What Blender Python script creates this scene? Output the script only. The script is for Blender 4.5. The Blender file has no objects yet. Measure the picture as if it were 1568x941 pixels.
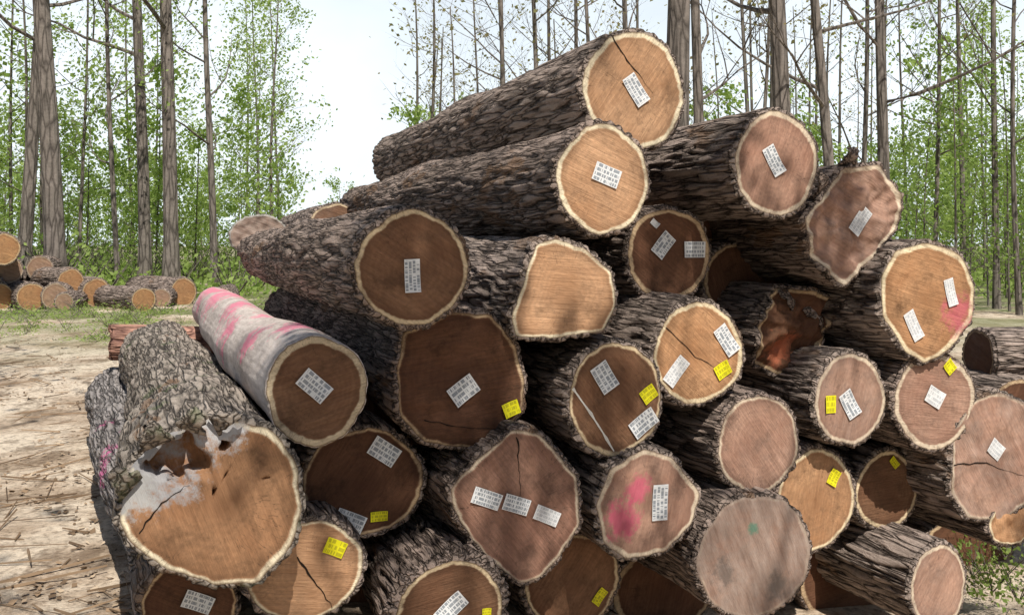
import bpy, math, random
import numpy as np
from mathutils import Vector, Matrix, noise
random.seed(7); rng=np.random.default_rng(7)
scene=bpy.context.scene
V=Vector
# ---------------------------------------------------------------- node helpers
def newmat(name):
    m=bpy.data.materials.new(name); m.use_nodes=True
    nt=m.node_tree; nt.nodes.clear()
    out=nt.nodes.new('ShaderNodeOutputMaterial'); b=nt.nodes.new('ShaderNodeBsdfPrincipled')
    nt.links.new(b.outputs[0],out.inputs[0]); b.inputs['Roughness'].default_value=.85
    b.inputs['Specular IOR Level'].default_value=.2
    return m,nt,b
class N:
    def __init__(s,nt): s.nt=nt
    def _in(s,sock,v):
        if v is None: return
        if isinstance(v,bpy.types.NodeSocket): s.nt.links.new(v,sock)
        else:
            if hasattr(sock.default_value,'__len__') and not hasattr(v,'__len__'): v=[v]*len(sock.default_value)
            if hasattr(sock.default_value,'__len__') and len(sock.default_value)==4 and len(v)==3: v=(*v,1)
            sock.default_value=v
    def math(s,op,a,b=None,c=None,clamp=False):
        n=s.nt.nodes.new('ShaderNodeMath'); n.operation=op; n.use_clamp=clamp
        s._in(n.inputs[0],a); s._in(n.inputs[1],b)
        if c is not None: s._in(n.inputs[2],c)
        return n.outputs[0]
    def vm(s,op,a,b=None):
        n=s.nt.nodes.new('ShaderNodeVectorMath'); n.operation=op
        s._in(n.inputs[0],a); s._in(n.inputs[1],b)
        return n.outputs['Value'] if op in('LENGTH','DISTANCE','DOT_PRODUCT') else n.outputs[0]
    def mapping(s,v,scale=(1,1,1),rot=(0,0,0),loc=(0,0,0)):
        n=s.nt.nodes.new('ShaderNodeMapping'); s._in(n.inputs[0],v)
        n.inputs['Scale'].default_value=scale; n.inputs['Rotation'].default_value=rot; n.inputs['Location'].default_value=loc
        return n.outputs[0]
    def noise(s,v,scale,detail=4,rough=.55,dist=0):
        n=s.nt.nodes.new('ShaderNodeTexNoise'); s._in(n.inputs['Vector'],v)
        n.inputs['Scale'].default_value=scale; n.inputs['Detail'].default_value=detail
        n.inputs['Roughness'].default_value=rough; n.inputs['Distortion'].default_value=dist
        return n.outputs['Fac'],n.outputs['Color']
    def voro(s,v,scale,feature='DISTANCE_TO_EDGE'):
        n=s.nt.nodes.new('ShaderNodeTexVoronoi'); n.feature=feature; s._in(n.inputs['Vector'],v)
        n.inputs['Scale'].default_value=scale
        return n.outputs['Distance']
    def ramp(s,f,stops):
        n=s.nt.nodes.new('ShaderNodeValToRGB'); s._in(n.inputs[0],f); e=n.color_ramp.elements
        while len(e)<len(stops): e.new(.5)
        for i,(p,c) in enumerate(stops):
            e[i].position=p; e[i].color=(*c,1) if hasattr(c,'__len__') else (c,c,c,1)
        return n.outputs[0]
    def mix(s,f,a,b,mode='MIX'):
        n=s.nt.nodes.new('ShaderNodeMix'); n.data_type='RGBA'; n.blend_type=mode
        s._in(n.inputs[0],f); s._in(n.inputs[6],a); s._in(n.inputs[7],b); return n.outputs[2]
    def coord(s,which='Object'):
        return s.nt.nodes.new('ShaderNodeTexCoord').outputs[which]
    def rand(s):
        return s.nt.nodes.new('ShaderNodeObjectInfo').outputs['Random']
    def attr(s,name):
        n=s.nt.nodes.new('ShaderNodeAttribute'); n.attribute_name=name; return n.outputs['Fac']
    def bump(s,h,strength,dist,bsdf):
        n=s.nt.nodes.new('ShaderNodeBump'); n.inputs['Strength'].default_value=strength; n.inputs['Distance'].default_value=dist
        s._in(n.inputs['Height'],h); s.nt.links.new(n.outputs[0],bsdf.inputs['Normal'])
# ---------------------------------------------------------------- materials
def bark_mat(name,hi,lo,scale=9.,stretch=.3,depth=.02,smooth=False,paint=None,moss=0.0,scrape=0.,attrh=True):
    m,nt,b=newmat(name); n=N(nt)
    co=n.coord(); r=n.rand()
    off=n.vm('SCALE',(41.,21.,93.)); nt.links.new(r,nt.nodes[-1].inputs['Scale'])
    p=n.vm('ADD',co,off)
    st=n.mapping(p,(1,1,stretch))
    _,nc=n.noise(st,scale*.7,2,.6)
    st2=n.vm('ADD',st,n.vm('MULTIPLY',n.vm('SUBTRACT',nc,(.5,.5,.5)),(.13,.13,.13)))
    vd=n.voro(st2,scale)
    pl=n.math('MULTIPLY',vd,3.2)
    plate=n.ramp(pl,[(0,0.),(.18,.35),(.6,1.)])
    fine,_=n.noise(n.mapping(p,(1,1,.3)),scale*4,4,.75)
    big,_=n.noise(p,2.2,3,.6)
    if smooth:
        h=n.math('ADD',fine,big); f=n.math('ADD',n.math('MULTIPLY',fine,.5),n.math('MULTIPLY',big,.5))
        col=n.ramp(f,[(.38,lo),(.62,hi)])
    else:
        cross,_=n.noise(n.mapping(p,(.6,.6,1.2)),scale*2.2,2,.7)
        h=n.math('ADD',n.math('MULTIPLY',plate,.9),n.math('MULTIPLY',fine,.8))
        f=n.math('MULTIPLY',n.math('ADD',n.math('MULTIPLY',plate,.75),.25),n.math('ADD',n.math('MULTIPLY',fine,.9),n.math('MULTIPLY',cross,.55)))
        if attrh: f=n.math('MULTIPLY',f,n.math('ADD',n.math('MULTIPLY',n.attr('ridge'),.75),.45))
        mid=tuple(a*.42+c*.58 for a,c in zip(hi,lo))
        col=n.ramp(f,[(.10,lo),(.36,mid),(.80,hi)])
        col=n.mix(n.ramp(big,[(.42,.0),(.68,.5)]),col,n.mix(1.,col,(1.5,1.47,1.5),'MULTIPLY'))
    if scrape>0:
        g,_=n.noise(n.mapping(p,(1,1,.35)),3.2,4,.65); col=n.mix(n.ramp(g,[(.61,0.),(.64,scrape)]),col,n.mix(fine,(.13,.07,.04),(.36,.22,.13)))
    if moss>0:
        g,_=n.noise(p,5,3); col=n.mix(n.ramp(g,[(.60,0.),(.68,moss)]),col,(.07,.12,.03))
    if paint:
        g,_=n.noise(co,10,4,.75)
        for (x,y,z,rad,c,th) in paint:
            d=n.vm('DISTANCE',n.mapping(co,(1,1,.6)),(x,y,z*.6))
            k=n.math('SUBTRACT',n.math('ADD',n.math('MULTIPLY',g,4.5),th-1.3),n.math('DIVIDE',d,rad))
            col=n.mix(n.ramp(k,[(.0,0.),(.6,.85)]),col,c)
    nt.links.new(col,b.inputs['Base Color']); b.inputs['Roughness'].default_value=.92
    n.bump(h,1. if not smooth else .5,depth,b)
    return m
def wood_mat(name,heart,heart2,sap,sapw=.1,gray=0.,ang=0.,paint=[],seed=0.):
    m,nt,b=newmat(name); n=N(nt); sapw*=.85
    heart=(heart[0],heart[1]*.95,heart[2]*.88); heart2=(heart2[0],heart2[1]*.95,heart2[2]*.88)
    co=n.vm('ADD',n.coord(),(seed*3.1,seed*1.7,0)); raw=n.coord()
    rad=n.attr('rad')
    w,_=n.noise(co,4,4,.6); w2,_=n.noise(co,22,4,.65)
    rr=n.math('ADD',rad,n.math('MULTIPLY',n.math('SUBTRACT',w,.5),.15))
    rr=n.math('ADD',rr,n.math('MULTIPLY',n.math('SUBTRACT',w2,.5),.035))
    rot=n.mapping(co,(1,1,1),(0,0,ang)); rot2=n.mapping(co,(1,1,1),(0,0,ang+.15))
    s1,_=n.noise(n.mapping(rot,(3.5,75,8)),1.,4,.7)
    s2,_=n.noise(n.mapping(rot2,(4.,17,4)),1.,4,.7)
    bl,_=n.noise(co,3.,5,.65)
    hc=n.mix(n.ramp(bl,[(.36,0.),(.62,1.)]),heart,heart2)
    ring=n.math('SINE',n.math('ADD',n.math('MULTIPLY',rr,60.),n.math('MULTIPLY',w2,9.)))
    rk=n.math('MULTIPLY',n.math('MULTIPLY',n.math('ADD',ring,1.),.07),n.ramp(rad,[(.1,0.),(.3,1.)]))
    hc=n.mix(rk,hc,tuple(c*.3 for c in heart))
    core=n.ramp(rr,[(.05,.5),(.5,0.)]); hc=n.mix(core,hc,tuple(c*.68 for c in heart))
    edge=1-sapw
    sf=n.ramp(rr,[(edge-.03,0.),(edge,1.)])
    dk=n.ramp(rr,[(edge-.16,0.),(edge-.05,.4),(edge-.02,0.)])
    hc=n.mix(dk,hc,tuple(c*.45 for c in heart))
    col=n.mix(sf,hc,n.mix(n.ramp(w2,[(.35,0.),(.65,1.)]),tuple(c*.84 for c in sap),sap))
    rim=n.math('ADD',rad,n.math('MULTIPLY',n.math('SUBTRACT',w2,.5),.05))
    col=n.mix(n.ramp(rim,[(.968,0.),(1.0,.9)]),col,(.09,.05,.028))
    col=n.mix(.55,col,n.mix(n.ramp(s1,[(.3,0.),(.5,.5),(.7,1.)]),(.60,.58,.56),(1.22,1.2,1.18)),'MULTIPLY')
    col=n.mix(.5,col,n.mix(n.ramp(s2,[(.3,0.),(.68,1.)]),(.60,.54,.50),(1.2,1.19,1.18)),'MULTIPLY')
    ds,_=n.noise(co,6,6,.75); col=n.mix(n.ramp(ds,[(.48,0.),(.66,.7)]),col,tuple(c*.38 for c in heart))
    sep=nt.nodes.new('ShaderNodeSeparateXYZ'); nt.links.new(raw,sep.inputs[0])
    an=n.math('ARCTAN2',sep.outputs[1],sep.outputs[0])
    cx=nt.nodes.new('ShaderNodeCombineXYZ'); n._in(cx.inputs[0],n.math('MULTIPLY',an,9.)); n._in(cx.inputs[1],n.math('MULTIPLY',rad,1.6)); cx.inputs[2].default_value=seed*9
    ck,_=n.noise(cx.outputs[0],1.3,2,.5)
    ck=n.ramp(n.math('ABSOLUTE',n.math('SUBTRACT',ck,.5)),[(.0,.7),(.010,0.)])
    ck=n.math('MULTIPLY',ck,n.math('MULTIPLY',n.ramp(w,[(.48,0.),(.56,1.)]),n.ramp(rad,[(.25,0.),(.45,1.)])))
    col=n.mix(ck,col,(.05,.028,.018))
    if gray>0:
        g,_=n.noise(co,3.2,6,.7); g=n.math('ADD',g,(gray-.5)*.55)
        gc=n.mix(n.ramp(s2,[(.32,0.),(.68,1.)]),(.15,.12,.105),(.46,.39,.345))
        gc=n.mix(n.math('MULTIPLY',w2,.8),gc,(.29,.18,.13))
        col=n.mix(n.ramp(g,[(.38,gray*.25),(.62,min(.95,gray*1.1))]),col,gc)
    if paint: gp,_=n.noise(raw,11,5,.75)
    for (x,y,rd,c,th,a) in paint:
        d=n.vm('DISTANCE',raw,(x,y,0))
        k=n.math('SUBTRACT',n.math('ADD',n.math('MULTIPLY',gp,3.2),th-.6),n.math('DIVIDE',d,rd))
        col=n.mix(n.ramp(k,[(.0,0.),(.6,a)]),col,n.mix(s2,tuple(q*.55 for q in c),c))
    nt.links.new(col,b.inputs['Base Color']); b.inputs['Roughness'].default_value=.8
    n.bump(n.math('ADD',s1,s2),.7,.008,b)
    return m
def simple(name,col,rough=.8,var=.3,scale=8,bump=0):
    m,nt,b=newmat(name); n=N(nt); f,_=n.noise(n.coord(),scale,4,.6)
    c=n.mix(n.ramp(f,[(.3,0.),(.7,1.)]),tuple(x*(1-var) for x in col),tuple(min(1,x*(1+var)) for x in col))
    nt.links.new(c,b.inputs['Base Color']); b.inputs['Roughness'].default_value=rough
    if bump: n.bump(f,.5,bump,b)
    return m
def leaf_mat(name,c1,c2,trans=.45):
    m,nt,b=newmat(name); n=N(nt)
    f2=n.attr('tone')
    c=n.mix(f2,c1,c2)
    d=nt.nodes.new('ShaderNodeBsdfDiffuse'); nt.links.new(c,d.inputs[0])
    t=nt.nodes.new('ShaderNodeBsdfTranslucent'); nt.links.new(n.mix(.5,c,(c2[0]*1.5,c2[1]*1.6,c2[2]*.8)),t.inputs[0])
    mx=nt.nodes.new('ShaderNodeMixShader'); mx.inputs[0].default_value=trans
    nt.links.new(d.outputs[0],mx.inputs[1]); nt.links.new(t.outputs[0],mx.inputs[2])
    nt.links.new(mx.outputs[0],nt.nodes['Material Output'].inputs[0]); nt.nodes.remove(b)
    return m
def tag_mat(name,paper,ink,rows=4,cols=16,k_=.7):
    m,nt,b=newmat(name); n=N(nt)
    uv=n.coord('UV'); sep=nt.nodes.new('ShaderNodeSeparateXYZ'); nt.links.new(uv,sep.inputs[0])
    u,v=sep.outputs[0],sep.outputs[1]
    vr=n.math('MULTIPLY',v,float(rows)); fr=n.math('FRACT',vr); fl=n.math('FLOOR',vr)
    rowm=n.math('MULTIPLY',n.math('GREATER_THAN',fr,.16),n.math('LESS_THAN',fr,.84))
    cx=nt.nodes.new('ShaderNodeCombineXYZ'); n._in(cx.inputs[0],n.math('MULTIPLY',u,float(cols))); n._in(cx.inputs[1],n.math('MULTIPLY',fl,7.3)); n._in(cx.inputs[2],n.math('MULTIPLY',n.rand(),50.))
    g,_=n.noise(cx.outputs[0],1.5,1); ch=n.math('GREATER_THAN',g,.47)
    mar=n.math('MULTIPLY',n.math('LESS_THAN',n.math('ABSOLUTE',n.math('SUBTRACT',u,.5)),.45),n.math('LESS_THAN',n.math('ABSOLUTE',n.math('SUBTRACT',v,.5)),.46))
    k=n.math('MULTIPLY',n.math('MULTIPLY',rowm,ch),mar)
    d,_=n.noise(n.coord(),30,3); base=n.mix(n.ramp(d,[(.4,0.),(.8,.4)]),paper,tuple(c*.6 for c in paper))
    nt.links.new(n.mix(n.math('MULTIPLY',k,k_),base,ink),b.inputs['Base Color']); b.inputs['Roughness'].default_value=.5
    return m
BARK=bark_mat('bark_rough',(.42,.335,.285),(.020,.014,.011),20.,.12,.022,scrape=.5)
BARK2=bark_mat('bark_furrowed',(.40,.31,.26),(.018,.013,.010),24.,.10,.020,scrape=.7)
BARKL=bark_mat('bark_mossy',(.44,.375,.315),(.026,.020,.016),20.,.11,.020,moss=.5,scrape=.7)
TREEB=bark_mat('tree_bark',(.22,.19,.165),(.05,.042,.036),6.,.18,.02,attrh=False)
m,nt,b=newmat('far_bark'); n=N(nt); f,_=n.noise(n.mapping(n.coord(),(4,4,.6)),2.,2); nt.links.new(n.ramp(f,[(.35,(.08,.066,.056)),(.65,(.20,.175,.15))]),b.inputs['Base Color']); FARB=m
DARKIN=simple('crack_dark',(.02,.013,.009),.95)
TAGW=tag_mat('paper_tag_white',(.80,.81,.82),(.10,.13,.17),4,14)
TAGY=tag_mat('plastic_tag_yellow',(.84,.78,.02),(.36,.32,.02),3,8)
TAGP=tag_mat('paper_tag_overexposed',(.82,.82,.82),(.35,.37,.40),4,12,.55)  # pale ink imitates a tag washed out by strong sun
CHALK=simple('chalk_white',(.75,.72,.66),.8,.15)
# ---------------------------------------------------------------- mesh helpers
def mesh_obj(name,verts,faces,mats,midx=None,smooth=False,attrs=None,parent=None):
    me=bpy.data.meshes.new(name); me.from_pydata(verts,[],faces)
    for m in mats: me.materials.append(m)
    if midx is not None: me.polygons.foreach_set('material_index',np.asarray(midx,dtype=np.int32))
    if smooth: me.polygons.foreach_set('use_smooth',np.ones(len(me.polygons),dtype=bool))
    if attrs:
        for k,v in attrs.items():
            a=me.attributes.new(k,'FLOAT','POINT'); a.data.foreach_set('value',np.asarray(v,dtype=np.float32))
    me.update(); o=bpy.data.objects.new(name,me); scene.collection.objects.link(o)
    if parent: o.parent=parent
    return o
# ---------------------------------------------------------------- viewpoint & pile frame
F=1506.; CX=784.; HY=370.; CAMZ=1.8; DS=-.394
def ground_z(x,y):
    s=min(1,max(0,(x+1.2)/3.2)); s=s*s*(3-2*s)
    fy=min(1,max(0,(17-y)/8)); fy=fy*fy*(3-2*fy)
    fb=min(1,max(0,(y+6)/6))
    return -.10*fy-.58*s*fy*fb+.06*noise.noise(V((x*.5,y*.5,0)))+.035*noise.noise(V((x*2.1,y*2.1,3)))
NT=160
def outline(rx,ry,poly,seed):
    R=np.zeros(NT)
    for i in range(NT):
        a=2*math.pi*i/NT; c,s=math.cos(a),math.sin(a)
        if poly is None:
            base=1/math.sqrt((c/rx)**2+(s/ry)**2)
            base*=1+.065*noise.noise(V((c*1.3+seed*5,s*1.3,seed)))+.035*noise.noise(V((c*3.2+seed*5,s*3.2,seed)))+.02*noise.noise(V((c*11+seed*5,s*11,seed)))
        else:
            base=.05
            for j in range(len(poly)):
                p,q=poly[j],poly[(j+1)%len(poly)]
                ex,ey=q[0]-p[0],q[1]-p[1]; den=c*ey-s*ex
                if abs(den)<1e-9: continue
                t=(p[0]*ey-p[1]*ex)/den; u=(p[0]*s-p[1]*c)/den
                if t>0 and -1e-6<=u<=1+1e-6: base=max(base,t)
            base*=1+.03*noise.noise(V((c*5+seed*5,s*5,seed)))+.02*noise.noise(V((c*12+seed*5,s*12,seed)))
        R[i]=base
    if poly is not None:
        for _ in range(2): R=(np.roll(R,1)+2*R+np.roll(R,-1))/4
    return R
ZC={}
def make_log(name,center,d,rx,ry,length,wood,bark,poly=None,seed=0.,barkt=.018,rough=0.,dents=[],NZ=100,taper=.88,barkamp=1.,slant=(0,0)):
    """log with +Z = outward normal of the sawn front end; body runs to -Z"""
    R=outline(rx,ry,poly,seed); mean=float(R.mean())
    verts=[];faces=[];mi=[];rad=[];rdg=[]
    cs=[(math.cos(2*math.pi*i/NT),math.sin(2*math.pi*i/NT)) for i in range(NT)]
    def zcap(x,y):
        z=slant[0]*x+slant[1]*y+.003*noise.noise(V((x*20,y*20,seed)))
        if rough: z+=rough*(noise.noise(V((x*7,y*7,seed)))+.5*noise.noise(V((x*19,y*19,seed+4))))
        for (dx,dy,dr,dd) in dents:
            q=math.hypot(x-dx,(y-dy)*1.3)/dr*(1+.9*noise.noise(V((x*16,y*16,2))))
            if q<1: z-=dd*min(1,(1-q*q)*3)
        return z
    fr=[1,.97,.93,.89,.84,.79,.74,.69,.64,.58,.5,.42,.34,.26,.18,.1] if dents or rough>.02 else [1,.96,.9,.82,.74,.66,.58,.5,.42,.34,.26,.18,.1]
    for f in fr:
        for i,(c,s) in enumerate(cs):
            x,y=R[i]*f*c,R[i]*f*s; verts.append((x,y,zcap(x,y))); rad.append(f); rdg.append(1)
    verts.append((0,0,zcap(0,0))); rad.append(0.); rdg.append(1); cidx=len(verts)-1
    for k in range(len(fr)-1):
        for i in range(NT):
            j=(i+1)%NT; faces.append(((k+1)*NT+i,(k+1)*NT+j,k*NT+j,k*NT+i)[::-1]); mi.append(0)
    k=len(fr)-1
    for i in range(NT):
        faces.append(((k)*NT+i,k*NT+(i+1)%NT,cidx)); mi.append(0)
    start=len(verts)
    for jz in range(NZ+1):
        t=(jz/NZ)**1.35; z=-length*t; w=math.exp(-(-z)/.55)
        bow=.03*math.sin(z*1.1+seed)
        for i,(c,s) in enumerate(cs):
            r=(R[i]*w+ (mean*.6+R[i]*.4)*(1-w))*(1-(1-taper)*t)
            lump=.045*mean*4*noise.noise(V((c*.9+seed*7,s*.9,z*.9)))*(1-w)
            wob=noise.noise(V((c*2+seed,s*2,z*2.5)))*1.2
            q=V((c*r*25+seed*11+wob,s*r*25+wob,z*1.9))
            rid=min(1,abs(noise.noise(q))*3.6)
            fin=noise.noise(V((q.x*2.1,q.y*2.1,q.z*3.5)))
            bt=barkt*(.55+barkamp*(.7*rid+.25*fin))
            if jz==0: bt*=.8
            zz=z-( .002+.03*max(0,noise.noise(V((c*9+seed,s*9,5))))+.012*max(0,noise.noise(V((c*30+seed,s*30,5)))) if jz==0 else .02 if jz==1 else 0)
            rr=r+bt+lump
            x=c*rr+bow*(1-w); y=s*rr
            zc=zcap(R[i]*c,R[i]*s)*w if (slant!=(0,0) or rough) else 0
            verts.append((x,y,zz+zc)); rad.append(1.1); rdg.append(rid)
    for i in range(NT):
        j=(i+1)%NT; faces.append((i,start+i,start+j,j)); mi.append(1)
    for k in range(NZ):
        for i in range(NT):
            j=(i+1)%NT; a=start+k*NT; faces.append((a+i,a+NT+i,a+NT+j,a+j)); mi.append(1)
    a=start+NZ*NT; b0=len(verts)
    for i,(c,s) in enumerate(cs):
        x,y,z=verts[a+i]; verts.append((x*.93,y*.93,z+.004)); rad.append(1.); rdg.append(1)
    verts.append((0,0,-length-.002)); rad.append(0.); rdg.append(1)
    for i in range(NT):
        j=(i+1)%NT; faces.append((a+i,b0+i,b0+j,a+j)); mi.append(1)
        faces.append((b0+i,len(verts)-1,b0+j)); mi.append(0)
    o=mesh_obj(name,verts,faces,[wood,bark],mi,True,{'rad':rad,'ridge':rdg})
    n=-d.normalized(); yv=V((0,0,1)); xv=yv.cross(n).normalized(); yv=n.cross(xv)
    M=Matrix((xv,yv,n)).transposed().to_4x4(); M.translation=center
    o.matrix_world=M; ZC[o.name]=zcap
    return o
def tag(log,x,y,w,h,ang,mat,name,z=.006,curl=.004):
    me=[];fs=[];n=4; k1=random.uniform(-1,1)*.006
    for j in range(2):
        for i in range(n+1):
            u=i/n; me.append(((u-.5)*w,(j-.5)*h,curl*abs(u-.45)*2+(.002+abs(k1) if (j and i==n) else 0)+(.004 if (k1>0 and i==0 and j==0) else 0)))
    for i in range(n): fs.append((i,i+1,n+2+i,n+1+i))
    o=mesh_obj(name,me,fs,[mat],parent=log)
    uvl=o.data.uv_layers.new(name='UVMap')
    for l in o.data.loops:
        vi=l.vertex_index; uvl.data[l.index].uv=((vi%(n+1))/n,vi//(n+1))
    o.location=(x,y,z); o.rotation_euler=(0,0,ang); return o
def strip(log,pts,w0,w1,mat,name,z=.0035,jit=.006):
    vs=[];fs=[];P=[]; zf=ZC[log.name]
    for k in range(len(pts)-1):
        a,b=V((*pts[k],0)),V((*pts[k+1],0))
        for t in range(6): P.append(a.lerp(b,t/6))
    P.append(V((*pts[-1],0)))
    for i,p in enumerate(P):
        d=(P[min(i+1,len(P)-1)]-P[max(i-1,0)]).normalized(); nn=V((-d.y,d.x,0)); t=i/(len(P)-1)
        w=(w0*(1-t)+w1*t)*(.5+1.0*random.random()); j=nn*random.uniform(-jit,jit)
        for sg in (1,-1):
            q=p+nn*sg*w/2+j; vs.append((q.x,q.y,zf(q.x,q.y)+z))
    for i in range(len(P)-1): fs.append((2*i,2*i+1,2*i+3,2*i+2))
    return mesh_obj(name,vs,fs,[mat],parent=log)
def flap(log,x,y,ang,l,w,mat,lift=.05):
    """torn plate of bark lifting off the cut edge"""
    vs=[];fs=[];n=7;m=4; ca,sa=math.cos(ang),math.sin(ang)
    for i in range(n+1):
        for j in range(m+1):
            u=i/n; v=j/m-.5; ww=w*(1-.5*u)*(1+.5*noise.noise(V((u*4,ang*3,v))))
            a=u*l*(1+.25*noise.noise(V((v*5,ang,1)))); b=v*ww+.02*noise.noise(V((u*6,v*3,ang)))
            vs.append((x+a*ca-b*sa,y+a*sa+b*ca,lift*math.sin(u*2.2)-.03+.012*noise.noise(V((u*5,v*5,ang)))))
    for i in range(n):
        for j in range(m): q=i*(m+1)+j; fs.append((q,q+1,q+m+2,q+m+1))
    o=mesh_obj('torn_bark',vs,fs,[mat],None,True,{'ridge':[.8]*len(vs)},parent=log)
    md=o.modifiers.new('thick','SOLIDIFY'); md.thickness=.014
    return o
D0=V((DS,1,0)).normalized()
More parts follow.
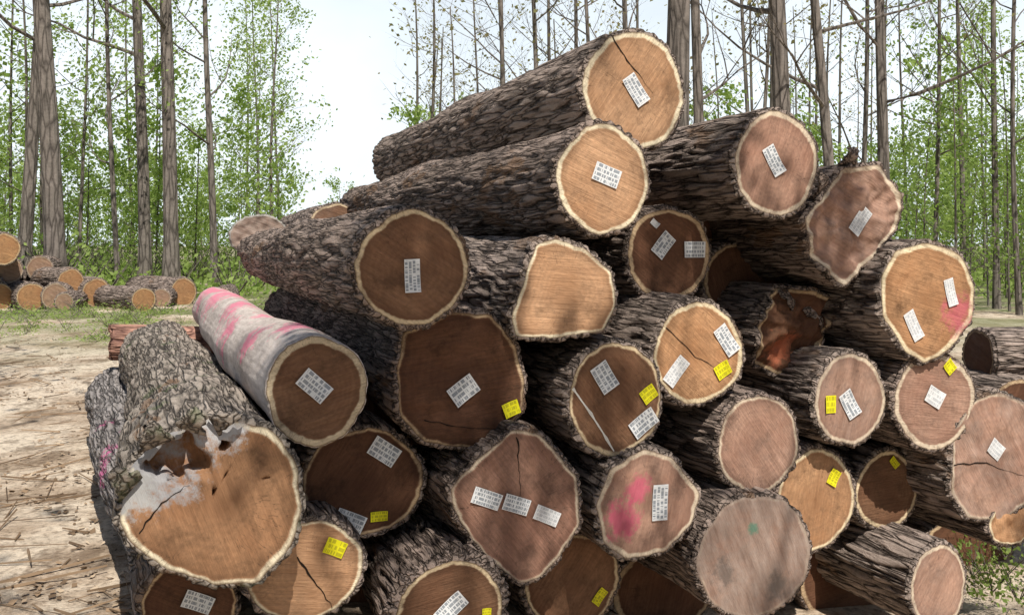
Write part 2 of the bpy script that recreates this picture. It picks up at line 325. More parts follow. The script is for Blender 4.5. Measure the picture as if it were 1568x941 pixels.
# ---------------------------------------------------------------- wood tints; the darker browns also carry shade in the colour
TAN=((.50,.295,.175),(.68,.44,.285),(.94,.84,.62))
BRN=((.20,.105,.064),(.30,.175,.11),(.84,.68,.45))
DRK_SHADE=((.14,.068,.043),(.215,.112,.07),(.66,.49,.31))  # dark brown wood with the shade on covered ends put into the tint
PNK=((.41,.24,.185),(.60,.395,.315),(.86,.73,.56))
ORG=((.49,.265,.14),(.67,.41,.24),(.94,.81,.56))
PINK=(.75,.13,.23)
W,Y='w','y'
LOGS=[
 dict(c=(972,140),h=(78,90),f=-.25,t=TAN,tags=[(W,973,138,48,26,-55)],cr=[[(938,58),(965,100),(1000,140)]],L=5.2,taper=.8),
 dict(c=(924,275),h=(70,84),f=.12,t=TAN,tags=[(W,928,268,44,30,-20)],L=5.6,taper=.84),
 dict(c=(1189,251),h=(63,82),f=.0,t=PNK,tags=[(W,1184,246,46,24,-60)],L=5),
 dict(c=(1305,340),h=(70,90),f=-.1,t=PNK,g=.35,poly=[(1230,335),(1262,300),(1292,258),(1345,250),(1383,300),(1375,350),(1330,400),(1290,438),(1245,395)],tags=[('b',1315,338,44,24,52)],rough=.045,flaps=[(1262,290,2.2,.10,.12),(1300,250,1.6,.08,.12)]),
 dict(c=(1420,462),h=(72,91),f=.05,t=ORG,tags=[('b',1455,448,42,20,-75),('b',1398,497,46,22,-62)],paint=[(1468,482,36,PINK,.0,.6)],poly=[(1350,420),(1372,385),(1420,371),(1470,388),(1494,440),(1490,490),(1455,535),(1415,556),(1385,535),(1352,480)]),
 dict(c=(632,411),h=(87,89),f=.3,t=BRN,sw=.085,tags=[(W,631,422,50,26,-88)],L=5.5,taper=.78),
 dict(c=(866,447),h=(80,76),f=.1,t=TAN,sw=.06,poly=[(785,485),(806,420),(822,374),(850,366),(900,383),(938,420),(945,470),(925,508),(850,516),(792,512)]),
 dict(c=(1025,390),h=(65,71),f=-.45,t=DRK_SHADE,sw=.1,tags=[(W,1015,375,38,26,50),(W,1063,382,36,26,0),('b',1002,342,14,10,-40)]),
 dict(c=(1070,541),h=(69,78),f=.05,t=ORG,tags=[(W,1112,522,48,26,-55),('b',1035,566,46,24,50),(Y,1106,568,26,24,30)],cr=[[(1020,500),(1065,545),(1120,580)]],cw=.005),
 dict(c=(1212,505),h=(62,66),f=-.4,t=DRK_SHADE,poly=[(1155,520),(1165,480),(1190,440),(1235,445),(1278,460),(1275,500),(1240,560),(1195,572),(1165,555)],rough=.10,paint=[(1198,530,30,(.66,.20,.10),.1,.8)],flaps=[(1235,470,-.9,.16,.07),(1200,445,-1.2,.12,.05)]),
 dict(c=(485,598),h=(78,85),f=.3,t=BRN,sw=.13,sap=(.72,.60,.42),bark='pink',tags=[(W,481,590,50,32,-42)],L=5.6,barkt=.008,taper=.92),
 dict(c=(708,585),h=(98,104),f=.0,t=DRK_SHADE,sw=.03,poly=[(610,560),(620,505),(690,478),(752,482),(790,530),(805,590),(800,640),(755,680),(735,690),(650,672),(615,630)],tags=[(W,709,597,44,34,35),(Y,783,630,26,24,20)],cr=[[(650,640),(720,655),(770,662)]],cw=.005,rough=.018),
 dict(c=(942,610),h=(72,87),f=.08,t=BRN,sw=.06,tags=[(W,925,576,44,32,-58),(Y,993,606,26,24,35),(W,985,650,46,30,35)],chalk=[(878,590),(905,630),(940,690)]),
 dict(c=(1161,679),h=(63,77),f=.08,t=PNK,g=.3,sw=.05),
 dict(c=(1302,612),h=(54,71),f=-.05,t=PNK,g=.45,sw=.09,tags=[(W,1300,618,42,26,-60),(Y,1271,616,18,28,0)]),
 dict(c=(1432,614),h=(61,75),f=.0,t=PNK,g=.25,sw=.1,tags=[('b',1430,607,32,28,-30),(Y,1453,562,20,20,-50)]),
 dict(c=(1515,700),h=(62,98),f=.0,t=PNK,g=.5,sw=.04,poly=[(1462,655),(1490,612),(1530,600),(1572,625),(1592,700),(1580,775),(1530,798),(1480,788),(1456,740)],cr=[[(1460,705),(1510,708),(1568,735)]],rough=.016,tags=[('b',1524,688,28,26,-40)]),
 dict(c=(325,768),h=(137,126),f=.45,t=TAN,sw=.05,bark='moss',slant=(.10,-.16),heart=((.29,.155,.085),(.43,.255,.15)),ang=1.2,poly=[(188,790),(196,720),(240,668),(300,655),(335,640),(420,667),(455,710),(464,790),(442,850),(390,890),(330,887),(260,862),(210,825)],paint=[(240,690,58,(.42,.41,.42),.6,.95),(335,660,34,(.62,.61,.62),.3,.95),(205,745,34,(.50,.49,.48),.3,.9),(283,703,26,(.03,.022,.018),.3,.95)],dent=[(280,703,44,.16)],cr=[[(215,805),(250,765),(290,740)]],cw=.007,L=5.6,flaps=[(205,735,2.4,.10,.12),(240,675,1.9,.09,.13),(292,655,1.2,.08,.12),(330,650,.5,.10,.07)]),  # last paint blob is the knot hole's shade put into the end colour
 dict(c=(555,738),h=(92,85),f=-.15,t=DRK_SHADE,sw=.05,tags=[(W,588,693,46,32,-35),(W,535,795,46,30,-25),(Y,580,792,26,16,0)]),
 dict(c=(795,775),h=(100,120),f=.15,t=PNK,g=.15,sw=.03,ang=.9,poly=[(690,738),(740,690),(790,655),(832,670),(885,740),(890,810),(858,860),(828,890),(795,892),(745,845),(705,785)],tags=[('w',745,757,46,26,-22),('w',790,771,42,26,-20),('b',837,793,42,24,-25)],cr=[[(792,668),(794,710),(796,760)]],cw=.008,heart=((.27,.145,.11),(.41,.25,.195))),
 dict(c=(993,770),h=(79,84),f=.15,t=PNK,g=.3,poly=[(915,762),(935,712),(985,685),(1030,703),(1075,765),(1060,810),(1020,847),(960,852),(925,822)],tags=[(W,1010,770,54,28,88)],paint=[(955,792,30,PINK,.15,.8),(978,745,22,PINK,.15,.75)]),
 dict(c=(1250,765),h=(60,78),f=-.2,t=ORG,sw=.07,tags=[(Y,1276,733,24,20,60)],g=.2),
 dict(c=(1358,750),h=(48,60),f=-.35,t=BRN,sw=.1,tags=[(Y,1368,708,18,12,-50)]),
 dict(c=(1157,852),h=(86,95),f=.2,t=PNK,g=.75,sw=.03,ang=1.1,paint=[(1152,808,12,(.03,.3,.2),.0,.6),(1110,870,26,(.10,.095,.09),.0,.55),(1190,900,24,(.12,.11,.10),.0,.55)]),
 dict(c=(470,872),h=(90,76),f=.2,t=TAN,sw=.05,tags=[(Y,513,842,32,26,-25)],cr=[[(455,850),(480,890),(510,935)]]),
 dict(c=(690,935),h=(82,76),f=.25,t=BRN,sw=.07,tags=[(W,690,930,50,30,40),(Y,745,944,14,14,0)],barkt=.045),
 dict(c=(288,932),h=(74,76),f=.1,t=DRK_SHADE,sw=.05,tags=[(W,303,922,44,28,-25)]),
 dict(c=(877,890),h=(72,74),f=-.25,t=BRN,sw=.05,tags=[(Y,918,918,26,16,50)]),
 dict(c=(1437,897),h=(42,64),f=.1,t=PNK,g=.4,sw=.08),
 dict(c=(1548,800),h=(34,34),f=.0,t=ORG,g=.2,rough=.03),
 # set-back logs seen only in the gaps
 dict(c=(1140,430),h=(62,60),f=-.9,t=DRK_SHADE), dict(c=(1085,330),h=(50,40),f=-1.2,t=DRK_SHADE),
 dict(c=(660,720),h=(70,70),f=-.7,t=DRK_SHADE), dict(c=(905,530),h=(60,40),f=-.8,t=DRK_SHADE),
 dict(c=(1060,640),h=(60,50),f=-.8,t=DRK_SHADE), dict(c=(1330,690),h=(50,50),f=-.9,t=DRK_SHADE),
 dict(c=(1020,900),h=(80,70),f=-.7,t=DRK_SHADE), dict(c=(1300,880),h=(75,75),f=-.8,t=DRK_SHADE),
 dict(c=(1420,720),h=(60,60),f=-1.,t=DRK_SHADE), dict(c=(1480,850),h=(70,70),f=-1.2,t=DRK_SHADE),
 dict(c=(560,640),h=(80,70),f=-.8,t=DRK_SHADE), dict(c=(600,880),h=(80,80),f=-.6,t=DRK_SHADE),
 dict(c=(400,800),h=(80,80),f=-.5,t=DRK_SHADE), dict(c=(1380,560),h=(60,60),f=-.9,t=DRK_SHADE),
 dict(c=(1560,640),h=(60,60),f=-.8,t=DRK_SHADE), dict(c=(790,600),h=(60,60),f=-.9,t=DRK_SHADE),
 dict(c=(1150,590),h=(60,60),f=-1.,t=DRK_SHADE),
]
pk=(.76,.22,.32)
PB=bark_mat('bark_smooth_painted',(.68,.60,.55),(.36,.30,.27),smooth=True,depth=.008,
  paint=[(-.02,.27,-.45,.12,pk,.0),(-.2,.15,-.9,.12,pk,.0),(.02,.27,-1.5,.14,pk,.0),(-.1,.25,-2.4,.2,pk,.0),(-.05,.25,-3.8,.25,pk,.1),(-.22,.1,-1.9,.15,pk,.0),(0,.25,-5.2,.3,pk,.1)])
for i,L in enumerate(LOGS):
    u,v=L['c']; tx=(u-CX)/F; c=5-L['f']; y=c/(1+DS*tx)
    ctr=V((tx*y,y,CAMZ-(v-HY)/F*y)); mp=y/F; kx=mp/(.93-.366*tx)
    loc=lambda px,py:((px-u)*kx,-(py-v)*mp)
    rx,ry=L['h'][0]*kx,L['h'][1]*mp
    poly=[loc(*p) for p in L['poly']] if 'poly' in L else None
    h1,h2,sp=L['t']
    if 'heart' in L: h1,h2=L['heart']
    sp=L.get('sap',sp)
    pt=[(*loc(p[0],p[1]),p[2]*mp,p[3],p[4],p[5]) for p in L.get('paint',[])]
    hidden=i>=30
    j=random.uniform(.88,1.08); aa=random.uniform(-1.4,1.4)
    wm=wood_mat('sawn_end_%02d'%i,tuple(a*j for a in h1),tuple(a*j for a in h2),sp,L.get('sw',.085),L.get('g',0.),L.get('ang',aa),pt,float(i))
    bk={'pink':PB,'moss':BARKL}.get(L.get('bark'),[BARK,BARK2][i%2])
    o=make_log('sawn_log',ctr,D0,rx-.004,ry-.006,L.get('L',4.8 if not hidden else 3.5),wm,bk,poly,seed=i*1.37,barkt=L.get('barkt',.023),rough=L.get('rough',0.),
       dents=[(*loc(p[0],p[1]),p[2]*mp,p[3]) for p in L.get('dent',[])],NZ=120 if not hidden else 24,taper=L.get('taper',.88),
       barkamp=.3 if L.get('bark')=='pink' else 1.,slant=L.get('slant',(0,0)))
    for (k,px,py,w,h,a) in L.get('tags',[]):
        x_,y_=loc(px,py); zz=max(ZC[o.name](x_+dx,y_+dy) for dx in(-.03,0,.03) for dy in(-.03,0,.03))
        tag(o,x_,y_,w*mp*1.02,h*mp*.95,math.radians(a),{'w':TAGW,'y':TAGY,'b':TAGP}[k],{'w':'paper_tag','y':'yellow_tag','b':'paper_tag'}[k],z=zz+.004)
    for cr in L.get('cr',[]):
        strip(o,[loc(*p) for p in cr],L.get('cw',.010),.0015,DARKIN,'crack',z=.003)
    if 'chalk' in L: strip(o,[loc(*p) for p in L['chalk']],.016,.010,CHALK,'chalk_line',z=.003,jit=.001)
    for (px,py,a,l,w) in L.get('flaps',[]): flap(o,*loc(px,py),a,l,w,bk,.06)
def wm_q(nm,t,g=0,seed=1.): return wood_mat(nm,t[0],t[1],t[2],.08,g,.3,[],seed)
mg=(.74,.16,.38)
LBK=bark_mat('bark_painted_pink',(.42,.38,.36),(.03,.026,.024),20.,.12,.022,paint=[(-.25,.1,-1.7,.13,mg,.1),(-.22,.16,-2.5,.09,mg,.0)])
make_log('sawn_log',V((-1.52,4.75,.30)),V((-.486,1,0)),.27,.27,5.2,wm_q('end_a',BRN),LBK,seed=51.3,taper=.98,barkt=.03)
make_log('sawn_log',V((-3.75,9.2,.86)),V((1,.25,-.05)),.14,.15,1.8,wm_q('end_b',((.42,.18,.12),(.5,.24,.16),(.5,.3,.2)),0,3.),bark_mat('bark_reddish',(.5,.28,.21),(.12,.06,.05),12,.3,.02),seed=61.3,rough=.04)
make_log('sawn_log',V((-2.55,9.9,1.86)),V((-.3,1,0)),.27,.20,2.5,wm_q('end_c',PNK,.9,4.),bark_mat('bark_bleached',(.5,.47,.43),(.2,.18,.16),smooth=True),seed=71.3,rough=.03)
make_log('sawn_log',V((-1.75,9.8,1.92)),V((-.35,1,0)),.28,.26,3,wm_q('end_d',BRN,.4,5.),BARK,seed=72.3)
make_log('sawn_log',V((3.6,7.6,.92)),V((1,.12,0)),.2,.2,5,wm_q('end_e',DRK_SHADE,.3,6.),BARK,seed=73.3)
make_log('sawn_log',V((3.5,7.7,.5)),V((1,.1,0)),.22,.22,5,wm_q('end_f',DRK_SHADE,.3,7.),BARK2,seed=74.3)
make_log('sawn_log',V((3.9,7.4,.05)),V((1,.1,0)),.24,.24,5,wm_q('end_g',DRK_SHADE,.3,8.),BARK2,seed=75.3)
w1=wm_q('end_far',((.40,.22,.11),(.52,.31,.16),(.62,.46,.27)),0.2,9.)
w2=wm_q('end_far2',((.33,.21,.15),(.43,.30,.21),(.52,.42,.30)),.35,10.)
far=[(0,375,24),(18,408,22),(-30,400,26),(-20,430,24),(45,440,24),(62,405,20),(-5,440,22),(85,440,22),(112,425,22),(100,447,14),(150,432,22),(195,458,16),(225,460,18),(250,455,14),(285,445,20),(340,440,16)]
for i,(px,py,r) in enumerate(far):
    y=26+ (i%3)*.7+random.uniform(-.6,.9); x=(px+random.uniform(-5,5)-CX)/F*y; rr=r*y/F*random.uniform(.85,1.1)
    z=CAMZ-(py+6-HY)/F*y
    if py>425: z=rr+ground_z(x,y)-.02
    make_log('sawn_log',V((x,y,z)),V((-.6+.45*math.sin(i*3),1,0)),rr,rr,3.0,[w1,w2][i%2],BARK,seed=80+i*1.1,NZ=14,barkt=.04)
# ---------------------------------------------------------------- ground
def axis(lo,hi,c,n):
    t=np.linspace(-1,1,n); s=np.sign(t)*np.abs(t)**3
    return np.where(s<0,c+s*(c-lo),c+s*(hi-c))
gx=axis(-260,260,-1.5,180); gy=axis(-120,420,6,200)
gv=[];gf=[]
for yy in gy:
    for xx in gx: gv.append((xx,yy,ground_z(xx,yy)))
for j in range(len(gy)-1):
    for i in range(len(gx)-1):
        a=j*len(gx)+i; gf.append((a,a+1,a+1+len(gx),a+len(gx)))
m,nt,b=newmat('forest_floor'); n=N(nt); co=n.coord()
f1,_=n.noise(co,.9,6,.68); f2,_=n.noise(co,16,5,.75); f3,_=n.noise(co,.35,4,.65); f4,_=n.noise(n.mapping(co,(1,.5,1)),2.6,5,.7)
col=n.ramp(f1,[(.33,(.38,.28,.195)),(.45,(.60,.47,.35)),(.58,(.84,.71,.56))])
col=n.mix(n.ramp(f4,[(.52,0.),(.62,.7)]),col,(.19,.13,.085))
col=n.mix(n.ramp(f2,[(.36,.65),(.52,0.)]),col,(.17,.115,.075))
sep=nt.nodes.new('ShaderNodeSeparateXYZ'); nt.links.new(co,sep.inputs[0])
gy_=n.math('MULTIPLY',n.math('SUBTRACT',sep.outputs[1],13.),.08,clamp=True)
gm=n.math('MULTIPLY',gy_,n.ramp(f3,[(.38,0.),(.52,.8)])); col=n.mix(gm,col,(.13,.18,.05))
nt.links.new(col,b.inputs['Base Color']); b.inputs['Roughness'].default_value=.95
n.bump(n.math('ADD',f2,f4),.8,.06,b)
mesh_obj('forest_ground',gv,gf,[m],None,True)
lv=[];lf=[];tone=[]
for k in range(11000):
    y=random.uniform(3.2,20); x=random.uniform(-1.0,.12)*y*.62-1.0
    if x>-1.3 and y>4 : continue
    if noise.noise(V((x*1.1,y*.7,9)))<.03: continue
    s=random.uniform(.01,.035); z=ground_z(x,y)+.008; a=random.random()*6.28
    e=V((math.cos(a),math.sin(a),random.uniform(-.4,.4)))*s; g=V((-math.sin(a),math.cos(a),random.uniform(-.5,.5)))*s*random.uniform(.3,.9)
    p=V((x,y,z+s*.2)); q=len(lv); lv+=[p-e,p-g*.8+e*.2,p+e,p+g]; lf.append((q,q+1,q+2,q+3)); tone+=[random.random()]*4
for k in range(380):   # twigs
    y=random.uniform(3.6,16); x=random.uniform(-1.0,-.1)*y*.6-1.2; a=random.random()*6.28; l=random.uniform(.06,.4); s=random.uniform(.003,.011)
    z=ground_z(x,y)+.012; e=V((math.cos(a),math.sin(a),random.uniform(-.08,.12)))*l; g=V((-math.sin(a),math.cos(a),0))*s; u=V((0,0,s*1.6)); p=V((x,y,z)); q=len(lv)
    lv+=[p-e-g,p-e+g,p-e+u,p+e-g*.4,p+e+g*.4,p+e+u*.6]; lf+=[(q,q+3,q+5,q+2),(q+1,q+2,q+5,q+4),(q,q+1,q+4,q+3)]; tone+=[random.uniform(0,.5)]*6
m,nt,b=newmat('dead_leaves'); n=N(nt); nt.links.new(n.ramp(n.attr('tone'),[(0,(.10,.065,.04)),(.5,(.32,.22,.14)),(1,(.60,.48,.35))]),b.inputs['Base Color'])
mesh_obj('leaf_litter',lv,lf,[m],attrs={'tone':tone})
# ---------------------------------------------------------------- vegetation
class Geo:
    def __init__(s): s.v=[];s.f=[];s.m=[];s.t=[]
    def tube(s,pts,rs,n,mat=0):
        b=len(s.v)
        for k,(p,r) in enumerate(zip(pts,rs)):
            d=(pts[min(k+1,len(pts)-1)]-pts[max(k-1,0)]).normalized()
            x=d.orthogonal().normalized() if abs(d.z)<.9 else V((1,0,0)); x=(x-d*x.dot(d)).normalized(); y=d.cross(x)
            for i in range(n):
                a=6.2832*i/n; s.v.append(tuple(p+(x*math.cos(a)+y*math.sin(a))*r)); s.t.append(0)
        for k in range(len(pts)-1):
            for i in range(n):
                j=(i+1)%n; s.f.append((b+k*n+i,b+k*n+j,b+(k+1)*n+j,b+(k+1)*n+i)); s.m.append(mat)
    def leaf(s,p,sz,mat=1):
        d=V((random.gauss(0,1),random.gauss(0,1),random.gauss(0,1))).normalized(); e=d.orthogonal().normalized()*sz; g=d.cross(e)*random.uniform(.5,.8)
        b=len(s.v); s.v+=[tuple(p-e),tuple(p-g*.9+e*.1),tuple(p+e),tuple(p+g)]; s.f.append((b,b+1,b+2,b+3)); s.m.append(mat); tt=random.random(); s.t+=[tt]*4
def grow(g,p,d,r,l,lev,maxlev,leafn,leafs,up=.12,sides=(10,6,4,3,3)):
    n=max(3,6-lev); pts=[p.copy()];rs=[r]; dd=d.copy()
    for k in range(n):
        dd=(dd+V((random.gauss(0,.16),random.gauss(0,.16),random.gauss(0,.10)+up))).normalized()
        p=p+dd*(l/n); pts.append(p.copy()); rs.append(r*(1-.8*(k+1)/n))
    g.tube(pts,rs,sides[min(lev,4)])
    if lev<maxlev:
        for c in range(random.randint(3,5) if lev<3 else 3):
            t=random.uniform(.3,1.); k=min(n-1,int(t*n)); q=pts[k].lerp(pts[k+1],t*n-k if t<1 else 1)
            a=random.random()*6.28; side=V((math.cos(a),math.sin(a),random.uniform(-.2,.6)))
            nd=(dd*.7+side*.9).normalized()
            grow(g,q,nd,r*(1-.7*t)*.6,l*random.uniform(.45,.7),lev+1,maxlev,leafn,leafs,up,sides)
    if lev>=maxlev-1 and leafn:
        for c in range(leafn):
            q=random.choice(pts[1:])+V((random.gauss(0,1),random.gauss(0,1),random.gauss(0,.8)))*l*.22
            g.leaf(q,leafs*random.uniform(.6,1.4))
def tree(x,y,H,r,lean=(0,0),first=.35,nb=14,bl=.22,maxlev=3,leafn=5,leafs=.09,sides=10,g=None,spread=1.,z0=None):
    if g is None: g=Geo()
    z0=ground_z(x,y)-.15 if z0 is None else z0; pts=[];rs=[];n=14; px=random.random()*9; wv=random.uniform(.02,.06)
    for k in range(n+1):
        t=k/n
        pts.append(V((x+lean[0]*t*H+.18*(math.sin(t*5+px)-math.sin(px))*H*wv,y+lean[1]*t*H+.15*math.cos(t*4+px)*H*.02,z0+t*H)))
        rs.append(r*((1-.75*t)+(.35*math.exp(-t*H/.4))))
    g.tube(pts,rs,sides)
    for c in range(nb):
        t=first+(1-first)*(c+random.random())/nb; t=min(t,.98); k=int(t*n); q=pts[k].lerp(pts[k+1],t*n-k)
        a=random.random()*6.28; d=V((math.cos(a),math.sin(a),random.uniform(.1,.7))).normalized()
        grow(g,q,d,r*(1-.75*t)*.42,H*bl*spread*(1.15-.6*t),1,maxlev,leafn,leafs)
    return g
def gobj(name,g,mats): return mesh_obj(name,g.v,g.f,mats,g.m,False,{'tone':g.t})
LF1=leaf_mat('spring_leaves',(.19,.29,.07),(.40,.50,.18),.5)
LF2=leaf_mat('understory_leaves',(.13,.21,.055),(.31,.41,.13),.5)
LF3=leaf_mat('budding_leaves',(.24,.18,.11),(.36,.34,.16),.5)
def at(px,y): return (px-CX)/F*y
specs=[ # bearing, y, H, r, lean, leafn, leafmat
 (86,30,26,.33,(-.02,0),1,LF1),(33,33,26,.24,(.02,0),1,LF1),(222,36,27,.24,(0,0),1,LF1),(262,34,28,.28,(-.005,0),1,LF1),
 (182,37,22,.11,(-.02,0),2,LF1),(328,36,19,.15,(.0,0),10,LF1),(120,42,17,.09,(.02,0),6,LF1),(420,44,13,.10,(.01,0),10,LF1),
 (1036,20,21,.30,(-.005,0),1,LF3),(1075,22,20,.14,(-.02,0),1,LF3),(1200,22,22,.235,(-.005,0),1,LF3),(1282,23,19,.15,(-.05,0),1,LF3),
 (1357,24,22,.16,(0,0),1,LF3),(1315,28,18,.09,(.0,0),1,LF3),(782,30,17,.10,(0,0),1,LF3),(822,32,18,.11,(-.01,0),1,LF3),(868,33,18,.10,(.02,0),1,LF3),
 (905,30,17,.09,(-.02,0),1,LF3),(960,32,19,.13,(-.01,0),1,LF3),(740,36,13,.07,(-.03,0),1,LF3),(1150,30,17,.08,(.03,0),1,LF3),(1430,27,17,.07,(.01,0),2,LF1),(1475,30,18,.09,(.0,0),3,LF1),(1525,26,20,.09,(.01,0),2,LF2),(1560,24,17,.07,(-.01,0),3,LF2)]
for (px,y,H,r,lean,ln,lm) in specs:
    g=tree(at(px,y),y,H,r,lean,first=.22 if r<.2 else .3,nb=15 if r<.2 else 12,bl=.2,leafn=ln,leafs=.065,maxlev=3)
    gobj('shade_oak_tree' if r>.2 else 'young_tree',g,[TREEB,lm])
# ---- sun direction, and unseen trees behind the camera with boughs added to shade stack and ground
S=V((.20,-.54,.80)).normalized(); el=math.asin(S.z)
for (x,y,H,r,ln) in [(-3.2,-3.6,15,.22,2),(8,-3,16,.25,2)]:
    gobj('shade_oak_tree',tree(x,y,H,r,(0,0),first=.4,nb=11,bl=.26,leafn=ln,leafs=.09,maxlev=3),[TREEB,LF1])
def shade_bough(g,root,q,rad,cnt,ls):  # unseen limb with a leaf clump added to block the sun at q
    mid=root.lerp(q,.5)+V((0,0,.4)); g.tube([root,mid,q],[.05,.025,.008],5)
    for c in range(cnt):
        w_=V((random.gauss(0,1),random.gauss(0,1),random.gauss(0,1)))*rad*.6
        g.leaf(q+w_,ls*random.uniform(.6,1.4))
    for c in range(6):
        w_=V((random.gauss(0,1),random.gauss(0,1),random.gauss(0,1)))*rad; g.tube([q-w_*.1,q+w_],[.008,.003],3)
g=tree(3.4,-4.6,17,.26,(0,0),first=.6,nb=7,bl=.2,leafn=1,leafs=.09,maxlev=3)
root=V((3.4,-4.6,6.6))
for (px,py,fw,rad,cnt,tt) in [(600,385,.3,.29,260,8.6),(485,600,.3,.30,260,8.9),(690,570,0,.33,260,8.3),(545,735,-.15,.36,280,9.2),(930,585,.1,.22,110,8.8),(1025,385,-.45,.25,160,8.),(1215,490,-.4,.28,200,8.5),(877,900,-.25,.3,160,9.),(845,700,.15,.13,70,8.2),(1290,270,-.1,.12,50,8.)]:  # leaf clumps added along the sun line to shade chosen log ends
    y=(5-fw)/(1+DS*(px-CX)/F); q=V((at(px,y),y,CAMZ-(py-HY)/F*y))+S*tt
    shade_bough(g,root,q,rad,cnt,.06)
gobj('shade_oak_tree',g,[TREEB,LF1])
g=tree(-5.4,-1.5,14,.2,(0,0),first=.6,nb=7,bl=.2,leafn=2,leafs=.09,maxlev=3)
for (x,y,rad,cnt) in [(-2.6,4.5,.6,240),(-3.4,4.9,.4,90),(-6.2,10.5,.6,160),(-7.6,13.5,1.1,240),(-4.6,12.5,.8,140),(-9,16,1.2,220)]:  # clumps added out of view to throw shade on these ground spots
    shade_bough(g,V((-5.4,-1.5,5.5)),V((x,y,0))+S*9.5,rad,cnt,.07)
gobj('shade_oak_tree',g,[TREEB,LF1])
# far forest as one mass
def batch(protos,places,name,mats):
    vs=[];fs=[];ms=[];ts=[];o=0
    for (x,y,s,sz,rot) in places:
        v,f,mi_,t=random.choice(protos); c,sn=math.cos(rot),math.sin(rot)
        w=np.empty_like(v); w[:,0]=(v[:,0]*c-v[:,1]*sn)*s+x; w[:,1]=(v[:,0]*sn+v[:,1]*c)*s+y; w[:,2]=v[:,2]*sz
        vs.append(w); fs.append(f+o); ms.append(mi_); ts.append(t); o+=len(v)
    vs=np.concatenate(vs);fs=np.concatenate(fs);ms=np.concatenate(ms);ts=np.concatenate(ts)
    me=bpy.data.meshes.new(name); me.vertices.add(len(vs)); me.vertices.foreach_set('co',vs.astype(np.float32).ravel())
    me.loops.add(fs.size); me.loops.foreach_set('vertex_index',fs.astype(np.int32).ravel())
    me.polygons.add(len(fs)); me.polygons.foreach_set('loop_start',np.arange(0,fs.size,4,dtype=np.int32))
    me.polygons.foreach_set('material_index',ms.astype(np.int32))
    for m_ in mats: me.materials.append(m_)
    a=me.attributes.new('tone','FLOAT','POINT'); a.data.foreach_set('value',ts.astype(np.float32))
    me.update(calc_edges=True); me.validate()
    ob=bpy.data.objects.new(name,me); scene.collection.objects.link(ob); return ob
def proto(**k):
    g=tree(0,0,z0=-.2,**k); return (np.array(g.v),np.array(g.f),np.array(g.m),np.array(g.t))
rl=lambda:(random.uniform(-.05,.05),random.uniform(-.05,.05))
tall=[proto(H=20,r=.12,lean=rl(),first=.3,nb=10,bl=.15,maxlev=2,leafn=3,leafs=.10,sides=5) for _ in range(4)]
talll=[proto(H=18,r=.09,lean=rl(),first=.2,nb=14,bl=.19,maxlev=2,leafn=13,leafs=.11,sides=5) for _ in range(3)]
bushy=[proto(H=7,r=.05,lean=rl(),first=.08,nb=13,bl=.3,maxlev=2,leafn=14,leafs=.10,sides=4) for _ in range(4)]
bushyn=[proto(H=7,r=.045,lean=rl(),first=.05,nb=14,bl=.3,maxlev=2,leafn=17,leafs=.065,sides=4) for _ in range(3)]
def bush(n,s):
    g=Geo()
    for c in range(n):
        a=random.random()*6.28; rr=random.random()**.5*1.2
        g.leaf(V((math.cos(a)*rr,math.sin(a)*rr,abs(random.gauss(0,.55))*(1.3-rr*.6))),s*random.uniform(.6,1.4))
    for c in range(7):
        a=random.random()*6.28; g.tube([V((0,0,0)),V((math.cos(a)*.5,math.sin(a)*.5,.7)),V((math.cos(a)*.9,math.sin(a)*.9,1.2))],[.02,.012,.004],3)
    return (np.array(g.v),np.array(g.f),np.array(g.m),np.array(g.t))
bp=[bush(150,.08) for _ in range(3)]
def pb(x,y): return CX+x/y*F
P=[];P2=[]
for k in range(170):
    y=random.uniform(40,95); x=random.uniform(-1,1)*y*.85; b_=pb(x,y)
    if 440<b_<640: continue
    s=random.uniform(.8,1.2); left=b_<430
    if (left or b_>1400) and random.random()<.75: P2.append((x,y,s,s*random.uniform(.6,1.05),random.random()*6.28))
    elif not left: P.append((x,y,s,s*random.uniform(.8,1.1)*(.75 if 600<b_<900 else 1),random.random()*6.28))
batch(tall,P[:80],'distant_forest',[FARB,LF3])
batch(talll,P2[:55],'distant_leafing_forest',[FARB,LF1])
P=[]
for k in range(200):
    y=random.uniform(38,80); x=random.uniform(-1,1)*y*.8; s=random.uniform(.6,1.2); b_=pb(x,y)
    if 440<b_<640: s*=.75; y+=14
    P.append((x,y,s,s*random.uniform(.8,1.25),random.random()*6.28))
batch(bushy,P,'distant_saplings',[FARB,LF1])
P=[]
for k in range(24):
    y=random.uniform(24,38); x=at(random.uniform(1330,1780),y); s=random.uniform(.55,.95)
    P.append((x,y,s,s*random.uniform(.8,1.2),random.random()*6.28))
batch(bushyn,P,'forest_saplings',[FARB,LF2])
P=[]
for k in range(60):
    y=random.uniform(-45,-19); P.append((random.uniform(-45,45),y,1.,random.uniform(.7,1.),random.random()*6.28))
batch(talll+bushy,P,'forest_behind_clearing',[FARB,LF2])
P=[]
for k in range(430):
    y=random.uniform(31,70); x=random.uniform(-1,1)*y*.8; s=random.uniform(.7,1.7)
    P.append((x,y,s,s,random.random()*6.28))
batch(bp,P,'undergrowth',[FARB,LF1])
P=[(at(px,y),y,s,s,px) for px,y,s in [(1520,6.6,.22),(1490,6.9,.2),(1560,6.4,.25),(1540,7.3,.3)]]
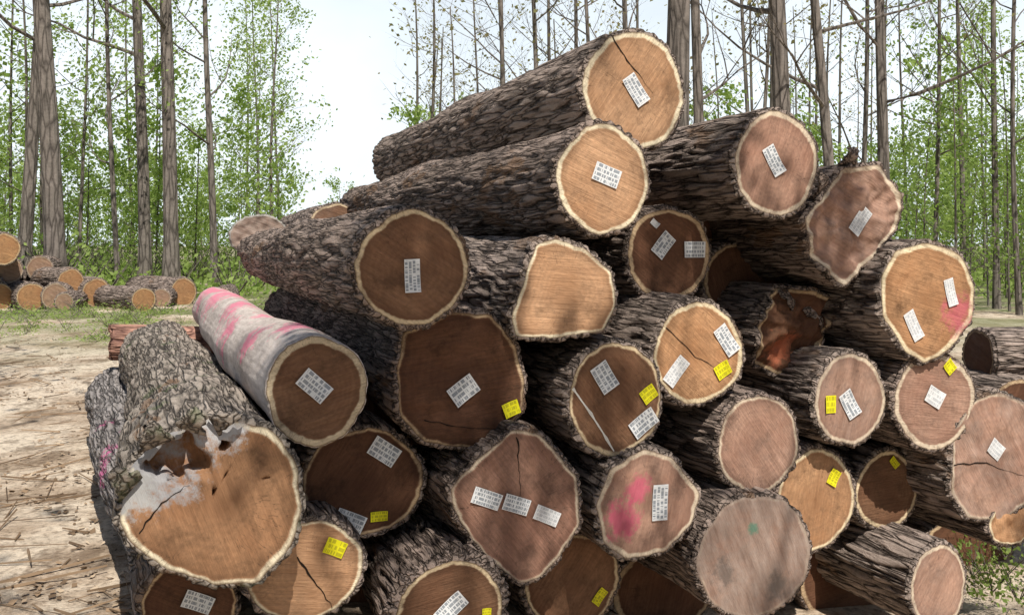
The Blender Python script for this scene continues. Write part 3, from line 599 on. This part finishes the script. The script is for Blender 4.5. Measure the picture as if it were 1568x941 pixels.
w=batch([bush(220,.07)],P,'weeds',[FARB,LF2]); w.location.z=-.55
P=[]
for k in range(80):
    y=random.uniform(17,27); P.append((at(random.uniform(-60,420),y),y,random.uniform(.2,.5),random.uniform(.10,.32),k*1.))
batch([bush(110,.08)],P,'grass_tufts',[FARB,LF1])
# ---------------------------------------------------------------- light, world, camera
sd=bpy.data.lights.new('sun','SUN'); sd.energy=5.0; sd.angle=math.radians(.5); sd.color=(1,.95,.86)
so=bpy.data.objects.new('sun',sd); so.rotation_euler=(-S).to_track_quat('-Z','Y').to_euler(); scene.collection.objects.link(so)
w=bpy.data.worlds.new('World'); scene.world=w; w.use_nodes=True; nt=w.node_tree; n=N(nt)
bg=nt.nodes['Background']; sk=nt.nodes.new('ShaderNodeTexSky'); sk.sky_type='NISHITA'; sk.sun_disc=False
sk.sun_elevation=el; sk.sun_rotation=math.atan2(S.x,S.y); sk.dust_density=1.; sk.air_density=1.0; sk.ozone_density=1.5
tc=n.coord('Generated'); sep=nt.nodes.new('ShaderNodeSeparateXYZ'); nt.links.new(tc,sep.inputs[0])
cl,_=n.noise(n.mapping(tc,(1,1,1.6)),2.6,5,.55)
haze=n.ramp(sep.outputs[2],[(.0,1.),(.15,.98),(.35,.6),(.7,.0)])
fac=n.math('ADD',haze,n.math('MULTIPLY',n.math('SUBTRACT',cl,.5),.8),clamp=True)
north=n.ramp(sep.outputs[1],[(.0,.0),(.55,1.)])
fac=n.math('MULTIPLY',fac,north)
nt.links.new(n.mix(fac,sk.outputs[0],(15.0,16.4,17.4)),bg.inputs[0]); bg.inputs[1].default_value=.07
cd=bpy.data.cameras.new('camera'); cam=bpy.data.objects.new('camera',cd); scene.collection.objects.link(cam); scene.camera=cam
cam.location=(0,0,CAMZ); cam.rotation_euler=(math.radians(90),0,0)
cd.sensor_width=36; cd.lens=36*F/1568; cd.clip_end=2000; cd.clip_start=.05
cd.shift_y=-(470.5-HY)/1568
scene.view_settings.view_transform='Standard'; scene.view_settings.look='None'; scene.view_settings.exposure=0
